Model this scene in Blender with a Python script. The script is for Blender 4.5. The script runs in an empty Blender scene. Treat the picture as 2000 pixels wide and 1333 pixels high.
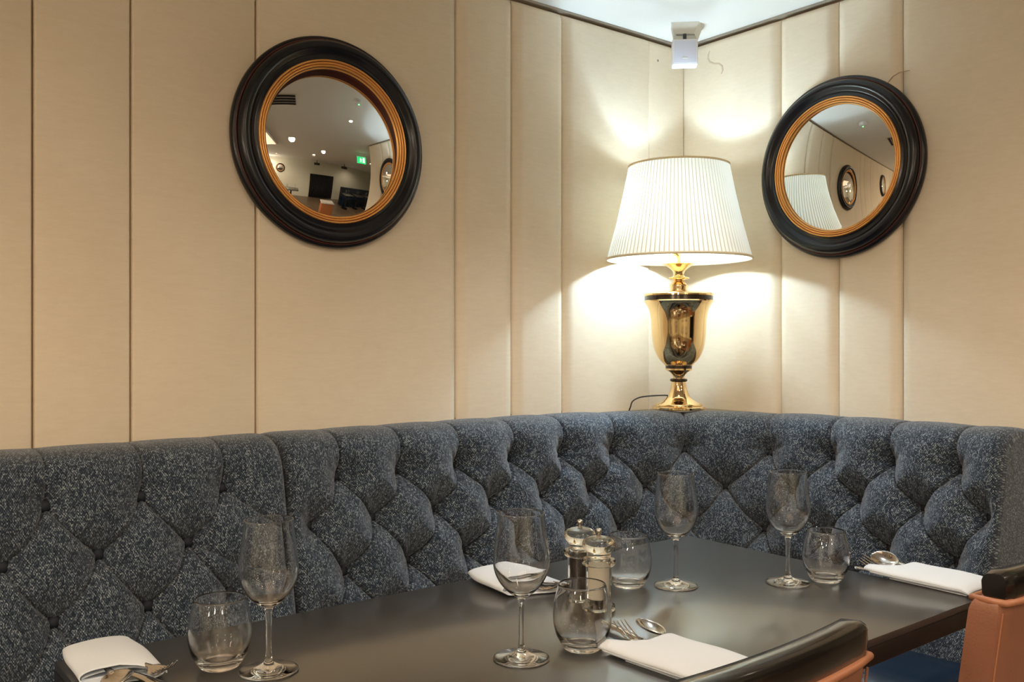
import bpy, bmesh, math, random
import numpy as np
from mathutils import Vector, Matrix, Euler

random.seed(7)
PI = math.pi
S = bpy.context.scene
COL = S.collection
CEIL = 2.245

# ------------------------------------------------------------------ camera
FWD = Vector((0.6225, 0.7826, 0)); RGT = Vector((0.7826, -0.6225, 0))
cam_d = bpy.data.cameras.new('camera')
cam_d.sensor_width = 36.0
cam_d.lens = 1790.0 / 2000.0 * 36.0
cam_d.clip_start = 0.02
cam = bpy.data.objects.new('camera', cam_d)
COL.objects.link(cam)
cam.matrix_world = Matrix(((RGT.x, 0, -FWD.x, -2.5006), (RGT.y, 0, -FWD.y, -2.1637), (0, 1, 0, 1.205), (0, 0, 0, 1)))
S.camera = cam

# ------------------------------------------------------------------ world / view
w = bpy.data.worlds.new('world'); S.world = w; w.use_nodes = True
w.node_tree.nodes['Background'].inputs[0].default_value = (0.9, 0.85, 0.8, 1)
w.node_tree.nodes['Background'].inputs[1].default_value = 0.1
S.view_settings.view_transform = 'Standard'
S.view_settings.look = 'None'
S.view_settings.gamma = 1.0
S.view_settings.exposure = 0.0
S.view_settings.use_curve_mapping = False
S.cycles.use_denoising = True
S.cycles.max_bounces = 14
S.cycles.transmission_bounces = 14
S.cycles.glossy_bounces = 8
S.cycles.diffuse_bounces = 5
S.cycles.sample_clamp_indirect = 10.0
S.cycles.blur_glossy = 0.1

LAMP_W = 78.0
DOWN_W = 36.0
CORNER_W = 42.0
WARM = (1.0, 0.83, 0.635)
DOWNLIGHTS = [(-1.55, -1.80), (-2.95, -1.75), (-4.2, -1.4), (-.62, -2.70), (-.75, -3.60), (-3.05, -5.55), (-2.3, -4.3), (-5.8, -1.4),
              (1.6, -2.6), (3.4, -2.8), (2.2, -5.0), (-5.4, -4.6)]
FILL_GLOBES = [(-4.5, -1.9, 1.62), (-4.3, -3.5, 1.62), (-2.9, -5.2, 1.80), (-6.0, -2.8, 1.62)]  # globe lights added across the room to brighten its ceiling and walls

# ------------------------------------------------------------------ materials
def mat(name):
    m = bpy.data.materials.new(name); m.use_nodes = True
    nt = m.node_tree
    return m, nt, nt.nodes['Principled BSDF']

def simple(name, col, rough=0.5, metal=0.0, bump=0.0, bscale=200, var=0.0, coat=0.0, spec=0.5):
    m, nt, b = mat(name)
    b.inputs['Base Color'].default_value = (*col, 1)
    b.inputs['Roughness'].default_value = rough
    b.inputs['Metallic'].default_value = metal
    b.inputs['Coat Weight'].default_value = coat
    b.inputs['Coat Roughness'].default_value = 0.08
    b.inputs['Specular IOR Level'].default_value = spec
    tc = nt.nodes.new('ShaderNodeTexCoord')
    n = nt.nodes.new('ShaderNodeTexNoise'); n.inputs['Scale'].default_value = bscale; n.inputs['Detail'].default_value = 4
    nt.links.new(tc.outputs['Object'], n.inputs['Vector'])
    if bump:
        bp = nt.nodes.new('ShaderNodeBump'); bp.inputs['Strength'].default_value = bump; bp.inputs['Distance'].default_value = 0.001
        nt.links.new(n.outputs['Fac'], bp.inputs['Height']); nt.links.new(bp.outputs['Normal'], b.inputs['Normal'])
    if var:
        n2 = nt.nodes.new('ShaderNodeTexNoise'); n2.inputs['Scale'].default_value = bscale * 0.08; n2.inputs['Detail'].default_value = 5
        nt.links.new(tc.outputs['Object'], n2.inputs['Vector'])
        mx = nt.nodes.new('ShaderNodeMix'); mx.data_type = 'RGBA'
        mx.inputs[6].default_value = (*[c * (1 - var) for c in col], 1)
        mx.inputs[7].default_value = (*[min(1, c * (1 + var)) for c in col], 1)
        nt.links.new(n2.outputs['Fac'], mx.inputs[0]); nt.links.new(mx.outputs[2], b.inputs['Base Color'])
    return m

def ramp(nt, src, pts):
    r = nt.nodes.new('ShaderNodeValToRGB')
    e = r.color_ramp.elements
    e[0].position, e[0].color = pts[0][0], (*pts[0][1], 1)
    e[1].position, e[1].color = pts[-1][0], (*pts[-1][1], 1)
    for p, c in pts[1:-1]:
        k = e.new(p); k.color = (*c, 1)
    nt.links.new(src, r.inputs[0])
    return r

def linen():
    m, nt, b = mat('linen_wall_fabric')
    tc = nt.nodes.new('ShaderNodeTexCoord')
    mp = nt.nodes.new('ShaderNodeMapping'); mp.inputs['Scale'].default_value = (1, 1, 5)
    nt.links.new(tc.outputs['Object'], mp.inputs['Vector'])
    a = nt.nodes.new('ShaderNodeTexNoise'); a.inputs['Scale'].default_value = 26; a.inputs['Detail'].default_value = 8; a.inputs['Roughness'].default_value = 0.75
    nt.links.new(mp.outputs[0], a.inputs['Vector'])
    c = nt.nodes.new('ShaderNodeTexNoise'); c.inputs['Scale'].default_value = 2.2; c.inputs['Detail'].default_value = 3
    nt.links.new(tc.outputs['Object'], c.inputs['Vector'])
    ad = nt.nodes.new('ShaderNodeMath'); ad.operation = 'ADD'
    nt.links.new(a.outputs['Fac'], ad.inputs[0]); nt.links.new(c.outputs['Fac'], ad.inputs[1])
    hf = nt.nodes.new('ShaderNodeMath'); hf.operation = 'MULTIPLY'; hf.inputs[1].default_value = 0.5
    nt.links.new(ad.outputs[0], hf.inputs[0])
    r = ramp(nt, hf.outputs[0], [(0.3, (0.70, 0.59, 0.445)), (0.7, (0.80, 0.70, 0.555))])
    nt.links.new(r.outputs[0], b.inputs['Base Color'])
    b.inputs['Roughness'].default_value = 0.9
    b.inputs['Specular IOR Level'].default_value = 0.15
    f = nt.nodes.new('ShaderNodeTexNoise'); f.inputs['Scale'].default_value = 420; f.inputs['Detail'].default_value = 2
    nt.links.new(mp.outputs[0], f.inputs['Vector'])
    bp = nt.nodes.new('ShaderNodeBump'); bp.inputs['Strength'].default_value = 0.25; bp.inputs['Distance'].default_value = 0.001
    nt.links.new(f.outputs['Fac'], bp.inputs['Height']); nt.links.new(bp.outputs['Normal'], b.inputs['Normal'])
    return m

def tweed():
    m, nt, b = mat('navy_tweed')
    uv = nt.nodes.new('ShaderNodeUVMap')
    mp = nt.nodes.new('ShaderNodeMapping'); mp.inputs['Scale'].default_value = (470, 300, 1)
    nt.links.new(uv.outputs[0], mp.inputs['Vector'])
    v = nt.nodes.new('ShaderNodeTexVoronoi'); v.voronoi_dimensions = '2D'; v.inputs['Scale'].default_value = 1.0; v.inputs['Randomness'].default_value = 0.35
    nt.links.new(mp.outputs[0], v.inputs['Vector'])
    sep = nt.nodes.new('ShaderNodeSeparateColor'); nt.links.new(v.outputs['Color'], sep.inputs[0])
    n = nt.nodes.new('ShaderNodeTexNoise'); n.noise_dimensions = '2D'; n.inputs['Scale'].default_value = 0.12; n.inputs['Detail'].default_value = 3
    nt.links.new(mp.outputs[0], n.inputs['Vector'])
    ma = nt.nodes.new('ShaderNodeMath'); ma.operation = 'MULTIPLY_ADD'; ma.inputs[1].default_value = 0.22
    nt.links.new(n.outputs['Fac'], ma.inputs[0]); nt.links.new(sep.outputs[0], ma.inputs[2])
    ck = nt.nodes.new('ShaderNodeTexChecker'); ck.inputs['Scale'].default_value = 1.0
    nt.links.new(mp.outputs[0], ck.inputs['Vector'])
    sc = nt.nodes.new('ShaderNodeMath'); sc.operation = 'MULTIPLY'; sc.inputs[1].default_value = 0.66; nt.links.new(sep.outputs[0], sc.inputs[0])
    nt.links.new(sc.outputs[0], ma.inputs[2])
    m3 = nt.nodes.new('ShaderNodeMath'); m3.operation = 'MULTIPLY_ADD'; m3.inputs[1].default_value = 0.26
    nt.links.new(ck.outputs['Fac'], m3.inputs[0]); nt.links.new(ma.outputs[0], m3.inputs[2])
    r = ramp(nt, m3.outputs[0], [(0.12, (0.004, 0.009, 0.020)), (0.42, (0.014, 0.024, 0.044)), (0.68, (0.048, 0.069, 0.096)), (0.90, (0.17, 0.205, 0.235)), (1.0, (0.34, 0.38, 0.39))])
    mx = nt.nodes.new('ShaderNodeMix'); mx.data_type = 'RGBA'; mx.blend_type = 'MULTIPLY'; mx.inputs[0].default_value = 1.0
    r2 = ramp(nt, v.outputs['Distance'], [(0.25, (1, 1, 1)), (0.75, (0.45, 0.45, 0.48))])
    nt.links.new(r.outputs[0], mx.inputs[6]); nt.links.new(r2.outputs[0], mx.inputs[7])
    nt.links.new(mx.outputs[2], b.inputs['Base Color'])
    b.inputs['Roughness'].default_value = 0.85
    b.inputs['Sheen Weight'].default_value = 0.3; b.inputs['Sheen Tint'].default_value = (.93, .95, 1, 1); b.inputs['Sheen Roughness'].default_value = 0.5
    b.inputs['Specular IOR Level'].default_value = 0.25
    bp = nt.nodes.new('ShaderNodeBump'); bp.inputs['Strength'].default_value = 0.6; bp.inputs['Distance'].default_value = 0.0015; bp.invert = True
    nt.links.new(v.outputs['Distance'], bp.inputs['Height']); nt.links.new(bp.outputs['Normal'], b.inputs['Normal'])
    return m

def table_mat():
    m, nt, b = mat('dark_stone_top')
    tc = nt.nodes.new('ShaderNodeTexCoord')
    n = nt.nodes.new('ShaderNodeTexNoise'); n.inputs['Scale'].default_value = 14; n.inputs['Detail'].default_value = 5; n.inputs['Roughness'].default_value = 0.6
    nt.links.new(tc.outputs['Object'], n.inputs['Vector'])
    r = ramp(nt, n.outputs['Fac'], [(0.3, (0.015, 0.0135, 0.013)), (0.72, (0.022, 0.020, 0.019))])
    nt.links.new(r.outputs[0], b.inputs['Base Color'])
    r2 = ramp(nt, n.outputs['Fac'], [(0.3, (0.28,) * 3), (0.7, (0.30,) * 3)])
    b.inputs['Coat Weight'].default_value = 0.5; b.inputs['Coat Roughness'].default_value = 0.12; b.inputs['Coat IOR'].default_value = 1.6
    nt.links.new(r2.outputs[0], b.inputs['Roughness'])
    b.inputs['IOR'].default_value = 2.3
    return m

def glass_mat(name, col=(1, 1, 1), rough=0.0, ior=1.5):
    m = bpy.data.materials.new(name); m.use_nodes = True
    nt = m.node_tree; nt.nodes.remove(nt.nodes['Principled BSDF'])
    g = nt.nodes.new('ShaderNodeBsdfGlass'); g.inputs['Color'].default_value = (*col, 1)
    g.inputs['Roughness'].default_value = rough; g.inputs['IOR'].default_value = ior
    nt.links.new(g.outputs[0], nt.nodes['Material Output'].inputs['Surface'])
    return m

def emit(name, col, k):
    m, nt, b = mat(name)
    b.inputs['Base Color'].default_value = (*col, 1)
    b.inputs['Emission Color'].default_value = (*col, 1)
    b.inputs['Emission Strength'].default_value = k
    return m

def shade_mat():
    m = bpy.data.materials.new('pleated_silk_shade'); m.use_nodes = True
    nt = m.node_tree; nt.nodes.remove(nt.nodes['Principled BSDF'])
    uv = nt.nodes.new('ShaderNodeUVMap')
    wv = nt.nodes.new('ShaderNodeTexWave'); wv.wave_profile = 'SAW'; wv.inputs['Scale'].default_value = 1.0
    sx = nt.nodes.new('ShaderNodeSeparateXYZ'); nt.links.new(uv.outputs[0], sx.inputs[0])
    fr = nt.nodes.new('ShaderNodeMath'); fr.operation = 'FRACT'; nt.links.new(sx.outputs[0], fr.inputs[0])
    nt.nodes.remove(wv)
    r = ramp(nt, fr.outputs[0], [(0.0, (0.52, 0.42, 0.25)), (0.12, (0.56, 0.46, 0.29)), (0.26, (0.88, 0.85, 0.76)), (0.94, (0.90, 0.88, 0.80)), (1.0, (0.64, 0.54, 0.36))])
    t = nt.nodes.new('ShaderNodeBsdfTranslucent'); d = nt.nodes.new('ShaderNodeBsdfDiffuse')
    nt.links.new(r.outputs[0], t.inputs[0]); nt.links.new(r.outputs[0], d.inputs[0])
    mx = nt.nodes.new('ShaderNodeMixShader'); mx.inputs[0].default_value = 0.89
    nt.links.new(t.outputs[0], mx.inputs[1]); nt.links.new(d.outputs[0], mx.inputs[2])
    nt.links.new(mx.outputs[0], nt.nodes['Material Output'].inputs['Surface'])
    return m

def frame_mat():
    m, nt, b = mat('ebonised_wood')
    tc = nt.nodes.new('ShaderNodeTexCoord')
    n = nt.nodes.new('ShaderNodeTexNoise'); n.inputs['Scale'].default_value = 12; n.inputs['Detail'].default_value = 6
    nt.links.new(tc.outputs['Object'], n.inputs['Vector'])
    r = ramp(nt, n.outputs['Fac'], [(0.4, (0.003, 0.004, 0.008)), (0.8, (0.010, 0.009, 0.011))])
    nt.links.new(r.outputs[0], b.inputs['Base Color'])
    b.inputs['Roughness'].default_value = 0.24
    return m

LINEN = linen(); TWEED = tweed(); TABLE = table_mat(); EBONY = frame_mat(); SHADE = shade_mat()
GLASS = glass_mat('clear_glass'); ACRYL = glass_mat('clear_acrylic', (0.97, 0.96, 0.93), 0.0, 1.45)
BLACKW = simple('black_lacquered_wood', (0.010, 0.008, 0.007), 0.22, bump=0.1, bscale=60, coat=0.5)
EDGE = simple('black_table_edge', (0.008, 0.007, 0.007), 0.3, bump=0.1)
GILT = simple('worn_gilt', (0.92, 0.44, 0.13), 0.38, 0.5, bump=0.25, bscale=120, var=0.2)
GROOVE = simple('red_bole_and_shade', (0.07, 0.010, 0.006), 0.5)
MIRROR = simple('mirror_silver', (0.80, 0.80, 0.77), 0.0, 1.0)
BRASS = simple('polished_brass', (0.87, 0.64, 0.34), 0.07, 1.0)
DARKB = simple('dark_bronze_band', (0.05, 0.035, 0.025), 0.2, 0.6)
STEEL = simple('stainless_steel', (0.62, 0.58, 0.54), 0.14, 1.0)
NAPKIN = simple('white_cotton', (0.62, 0.66, 0.71), 0.9, bump=0.25, bscale=500, spec=0.1)
LEATHER = simple('tan_leather', (0.28, 0.118, 0.070), 0.42, bump=0.5, bscale=260, var=0.12)
WELT = simple('tan_leather_welt', (0.38, 0.155, 0.080), 0.4, bump=0.4, bscale=260)
THREAD = simple('pale_thread', (0.62, 0.34, 0.18), 0.7)
NAVYL = simple('navy_leather', (0.002, 0.012, 0.032), 0.36, bump=0.4, bscale=120, var=0.3)
BUTTON = simple('navy_button_fabric', (0.003, 0.006, 0.014), 0.7, bump=0.3, bscale=500)
PLASTER = simple('white_plaster', (0.80, 0.79, 0.76), 0.8, bump=0.1, bscale=80)
BACKING = simple('brown_wall_backing', (0.22, 0.15, 0.09), 0.8)
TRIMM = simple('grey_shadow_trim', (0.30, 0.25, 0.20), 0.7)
WHITEP = simple('white_plastic', (0.80, 0.80, 0.84), 0.4)
CREAMP = simple('cream_plastic', (0.66, 0.62, 0.53), 0.5)
BLACKP = simple('black_rubber', (0.01, 0.01, 0.01), 0.5)
FLOORM = simple('dark_timber_floor', (0.16, 0.11, 0.07), 0.35, bump=0.1, bscale=30, var=0.35)
PEPPER = simple('black_peppercorns', (0.022, 0.011, 0.010), 0.6, bump=1.0, bscale=700, var=0.5)
SALT = simple('white_salt', (0.95, 0.94, 0.92), 0.8, bump=0.5, bscale=900)
STAINM = simple('faint_brown_stain', (0.56, 0.45, 0.32), 0.9)
SCREWM = simple('grey_screw', (0.22, 0.21, 0.18), 0.5)
OPPWALL = simple('grey_green_wall', (0.66, 0.65, 0.55), 0.8)
DARKC = simple('black_curtain_cloth', (0.012, 0.012, 0.015), 0.9, bump=0.3, bscale=20)
WOODC = simple('orange_counter_wood', (0.50, 0.17, 0.06), 0.35, var=0.2, bscale=40)
GREEN = emit('green_exit_light', (0.02, 0.55, 0.16), 1.6)
EXITW = emit('white_exit_symbol', (0.8, 1.0, 0.85), 1.6)
BULB = emit('glowing_downlight', (1.0, 0.86, 0.66), 14)
LEDG = emit('green_indicator', (0.1, 1.0, 0.2), 8)
PANELW = emit('warm_back_lit_panel', (1.0, 0.72, 0.48), 1.3)

# ------------------------------------------------------------------ mesh helpers
class MB:
    def __init__(s): s.v = []; s.f = []; s.uv = None
    def add(s, v, f):
        o = len(s.v); s.v += [tuple(p) for p in v]; s.f += [tuple(i + o for i in q) for q in f]; return s
    def lathe(s, prof, n=64, c=(0, 0), closed=False):
        """prof: (r, z) pairs; r = 0 collapses to one point"""
        v = []; idx = []
        for r, z in prof:
            if r < 1e-6:
                idx.append([len(v)] * n); v.append((c[0], c[1], z))
            else:
                idx.append(list(range(len(v), len(v) + n)))
                v += [(c[0] + r * math.cos(2 * PI * k / n), c[1] + r * math.sin(2 * PI * k / n), z) for k in range(n)]
        f = []
        m = len(prof)
        for i in range(m if closed else m - 1):
            a, b = idx[i], idx[(i + 1) % m]
            for k in range(n):
                q = [a[k], a[(k + 1) % n], b[(k + 1) % n], b[k]]
                q2 = []
                for t in q:
                    if t not in q2: q2.append(t)
                if len(q2) > 2: f.append(q2)
        return s.add(v, f)
    def box(s, lo, hi, bev=0.0, seg=3, M=None):
        bm = bmesh.new(); bmesh.ops.create_cube(bm, size=1)
        c = [(a + b) / 2 for a, b in zip(lo, hi)]; d = [b - a for a, b in zip(lo, hi)]
        for v in bm.verts: v.co = Vector((c[0] + v.co.x * d[0], c[1] + v.co.y * d[1], c[2] + v.co.z * d[2]))
        if bev: bmesh.ops.bevel(bm, geom=list(bm.edges), offset=bev, segments=seg, affect='EDGES', profile=0.5)
        bm.verts.index_update()
        s.add([(M @ v.co if M else v.co) for v in bm.verts], [[v.index for v in f.verts] for f in bm.faces]); bm.free(); return s
    def tube(s, pts, r, n=12, caps=True, sq=(1, 1)):
        pts = [Vector(p) for p in pts]; m = len(pts)
        rs = r if isinstance(r, (list, tuple)) else [r] * m
        v = []; up = Vector((0, 0, 1)); t0 = (pts[1] - pts[0]).normalized()
        if abs(t0.dot(up)) > 0.95: up = Vector((1, 0, 0))
        nrm = (up - t0 * up.dot(t0)).normalized()
        for i, p in enumerate(pts):
            t = (pts[min(i + 1, m - 1)] - pts[max(i - 1, 0)]).normalized()
            nrm = (nrm - t * nrm.dot(t)).normalized(); bi = t.cross(nrm)
            for k in range(n):
                a = 2 * PI * k / n
                v.append(p + nrm * math.cos(a) * rs[i] * sq[0] + bi * math.sin(a) * rs[i] * sq[1])
        f = [[i * n + k, i * n + (k + 1) % n, (i + 1) * n + (k + 1) % n, (i + 1) * n + k] for i in range(m - 1) for k in range(n)]
        if caps: f += [list(range(n))[::-1], list(range((m - 1) * n, m * n))]
        return s.add(v, f)
    def grid(s, P):
        a, b = len(P), len(P[0])
        return s.add([p for row in P for p in row], [[i * b + j, i * b + j + 1, (i + 1) * b + j + 1, (i + 1) * b + j] for i in range(a - 1) for j in range(b - 1)])
    def xf(s, M): s.v = [tuple(M @ Vector(p)) for p in s.v]; return s
    def build(s, name, m, parent=None, smooth=35, loc=None, rot=None, fixn=True):
        me = bpy.data.meshes.new(name); me.from_pydata(s.v, [], s.f); me.update()
        if fixn:
            bm = bmesh.new(); bm.from_mesh(me); bmesh.ops.recalc_face_normals(bm, faces=bm.faces); bm.to_mesh(me); bm.free()
        if smooth:
            me.shade_smooth()
            if smooth < 180: me.set_sharp_from_angle(angle=math.radians(smooth))
        me.materials.append(m)
        o = bpy.data.objects.new(name, me); COL.objects.link(o)
        if parent: o.parent = parent
        if loc: o.location = loc
        if rot: o.rotation_euler = rot
        return o

def tag(o, label, cat, group=None, kind=None):
    o['label'] = label; o['category'] = cat
    if group: o['group'] = group
    if kind: o['kind'] = kind
    return o
def thing(name, label, cat, loc=(0, 0, 0), rz=0, group=None):
    o = bpy.data.objects.new(name, None); COL.objects.link(o); o.empty_display_size = 0.05
    o.location = loc; o.rotation_euler = (0, 0, rz)
    return tag(o, label, cat, group)
def dup(root, loc, rz=0, label=None, group=None):
    def cp(o, par):
        c = o.copy(); COL.objects.link(c)
        if par: c.parent = par
        for ch in [k for k in bpy.data.objects if k.parent == o and k != c]: cp(ch, c)
        return c
    r = cp(root, None); r.location = loc; r.rotation_euler = (0, 0, rz)
    if label: r['label'] = label
    if group: r['group'] = group
    return r
def struct(o, label=None):
    o['kind'] = 'structure'
    if label: o['label'] = label
    return o

# ------------------------------------------------------------------ room shell
X0, Y0 = -7.2, -6.0
X1, YE = 6.0, -1.20       # the room opens to the right beyond the short right wall
struct(MB().box((X0, Y0, -0.1), (X1, 0.1, 0)).build('floor', FLOORM, smooth=0))
struct(MB().box((X0, Y0, CEIL), (X1, 0.1, CEIL + 0.1)).build('ceiling', PLASTER, smooth=0))
struct(MB().box((0.1, YE, 0), (X1, YE + .1, CEIL)).build('wall_alcove', OPPWALL, smooth=0))
struct(MB().box((X1, Y0 - .1, 0), (X1 + .1, YE + .1, CEIL)).build('wall_side', OPPWALL, smooth=0))
wl = struct(MB().box((X0, 0, 0), (0.1, 0.1, CEIL)).build('wall_left', BACKING, smooth=0), 'left wall clad in cream upholstered panels')
wr = struct(MB().box((0, YE, 0), (0.1, 0, CEIL)).build('wall_right', BACKING, smooth=0), 'right wall clad in cream upholstered panels')
struct(MB().box((X0 - 0.1, Y0 - 0.1, 0), (X0, 0.1, CEIL)).build('wall_far', OPPWALL, smooth=0))
struct(MB().box((X0 - 0.1, Y0 - 0.1, 0), (X1, Y0, CEIL)).build('wall_back', OPPWALL, smooth=0))

def pad(a, b, z0, z1, face, ba, bb, right_wall):
    """one stuffed panel between a and b along the wall; ba / bb: width of the rolled edge at a / b"""
    E_ = [0, .05, .12, .22, .35, .5, .68, .85, 1.0]
    bz = .022
    xs = [a + ba * t for t in E_] + [b - bb * t for t in E_[::-1]]
    zs = [z0 + bz * t for t in E_] + [z1 - bz * t for t in E_[::-1]]
    def prof(d, w_):
        t = min(1, max(0, d / w_))
        return math.sqrt(max(0, 1 - (1 - t) ** 2)) if w_ < .012 else .35 * math.sqrt(max(0, 1 - (1 - t) ** 2)) + .65 * t * (2 - t)
    P = []
    for x in xs:
        row = []
        for z in zs:
            h = 0.0015 + (face - 0.0015) * prof(x - a, ba) * prof(b - x, bb) * prof(min(z - z0, z1 - z), bz)
            row.append((x, -h, z) if not right_wall else (-h, x, z))
        P.append(row)
    return MB().grid(P)
seams_l = [(-7.19, .006), (-6.2, .006), (-5.4, .006), (-4.6, .006), (-4.0, .006), (-3.45, .006), (-2.95, .006), (-2.45, .006), (-2.087, .006), (-1.888, .006), (-1.594, .006),
           (-0.992, .036), (-0.787, .036), (-0.584, .034), (-0.203, .006), (-0.021, .006)]
for (a, ba), (b, bb) in zip(seams_l, seams_l[1:]):
    pad(a + .0006, b - .0006, 0.955, CEIL - .014, 0.02 if ba < .01 and bb < .01 else .024, ba, bb, False).build('wall_panel', LINEN, wl, smooth=180)
seams_r = [(-0.001, .022), (-0.408, .034), (-0.612, .036), (-0.814, .036), (-1.199, .02)]
for (b, bb), (a, ba) in zip(seams_r, seams_r[1:]):
    pad(a + .0006, b - .0006, 0.955, CEIL - .014, 0.024, ba, bb, True).build('wall_panel', LINEN, wr, smooth=180)
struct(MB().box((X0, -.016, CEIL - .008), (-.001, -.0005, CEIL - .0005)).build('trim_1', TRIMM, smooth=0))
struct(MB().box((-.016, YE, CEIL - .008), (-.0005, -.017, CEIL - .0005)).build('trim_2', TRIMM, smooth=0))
# lower wall behind the seating
struct(MB().box((X0, -.004, 0.0), (-.02, -.0005, .985)).build('baseboard_left', BACKING, smooth=0))
# marks on the right wall, a screw head on the left one
def stain(pts, r):
    return MB().tube([(-.0240, y, z) for y, z in pts], [q * 1.6 for q in r], 8, sq=(1, .25))
st = [(-.135, 2.196), (-.130, 2.186), (-.128, 2.172), (-.136, 2.158), (-.155, 2.148), (-.175, 2.143), (-.188, 2.132), (-.191, 2.117), (-.184, 2.106)]
struct(stain(st, [.0012, .0018, .002, .002, .0018, .0018, .0022, .0024, .001]).build('stain', STAINM, wr), 'faint brown hook shaped mark')
st = [(-.772, 1.905), (-.773, 1.925), (-.780, 1.945), (-.795, 1.960), (-.815, 1.967), (-.845, 1.966)]
struct(stain(st, [.001, .002, .0022, .0018, .0016, .0008]).build('stain', STAINM, wr), 'faint brown curved mark above the mirror')
struct(MB().lathe([(0, .0228), (.003, .0225), (.0042, .021), (.0042, .019)], 16).xf(Matrix.Translation((-.158, 0, 2.165)) @ Matrix.Rotation(PI / 2, 4, 'X')).build('screw_head', SCREWM, wl))

# ------------------------------------------------------------------ tufted corner banquette
RR = 0.78; DF = 0.225; RF = RR - DF; ARC = RF * PI / 2
def path(s):
    """returns (base point on the wall line, unit outward dir) so that point(d) = base + dir*d"""
    if s < 0: return (-RR + s, 0.0), (0.0, -1.0)
    if s < ARC:
        th = PI / 2 - s / RF; c, n = math.cos(th), math.sin(th)
        return (-RR + RR * c, -RR + RR * n), (-c, -n)
    return (0.0, -RR - (s - ARC)), (-1.0, 0.0)
PROF = [(0.0262, .977), (.05, .981), (.10, .984), (.135, .983), (.165, .977), (.192, .963), (.210, .943), (.220, .920), (.227, .893), (.238, .840), (.250, .788), (.262, .735),
        (.275, .675), (.288, .615), (.300, .56), (.315, .49), (.325, .44)]
def catmull(pts, n):
    P = [pts[0]] + list(pts) + [pts[-1]]; out = []
    for i in range(1, len(P) - 2):
        for k in range(n):
            t = k / n; a, b, c, d = (np.array(P[i + j]) for j in (-1, 0, 1, 2))
            out.append(.5 * ((2 * b) + (c - a) * t + (2 * a - 5 * b + 4 * c - d) * t * t + (3 * b - a - 3 * c + d) * t ** 3))
    out.append(np.array(pts[-1])); return np.array(out)
_pf = catmull(PROF, 12)
_seg = np.r_[0, np.cumsum(np.linalg.norm(np.diff(_pf, axis=0), axis=1))]
NT = 190
TT = np.linspace(0, _seg[-1], NT)
PD = np.interp(TT, _seg, _pf[:, 0]); PH = np.interp(TT, _seg, _pf[:, 1])
tg = np.stack([np.gradient(PD), np.gradient(PH)], 1); tg /= np.linalg.norm(tg, axis=1)[:, None]
ND, NH = -tg[:, 1], tg[:, 0]
def t_of(h): 
    i = np.where(PH < h)[0]; i = i[i > 40][0]
    return TT[i]
TROW = {'T': t_of(.893), 'M': t_of(.788), 'L': t_of(.675), 'N': t_of(.56)}
BT = [-2.37, -2.195, -2.02, -1.845, -1.67, -1.495, -1.318, -1.137, -.964, -.68, -.509, -.33, -.148, .032, .197, .405, .632, .799, .97, 1.147]
BM_ = [-2.28, -2.105, -1.93, -1.755, -1.58, -1.397, -1.225, -1.047, -.765, -.591, -.41, -.231, -.053, .117, .290, .515, .705, .885, 1.06, 1.228]
BL = [-2.37, -2.195, -2.02, -1.845, -1.67, -1.495, -1.313, -1.138, -.965, -.684, -.504, -.332, -.166, .021, .201, .408, .625, .808, .98, 1.160]
SEAM = -.826; S_END = 1.268; S_START = -2.45

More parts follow.
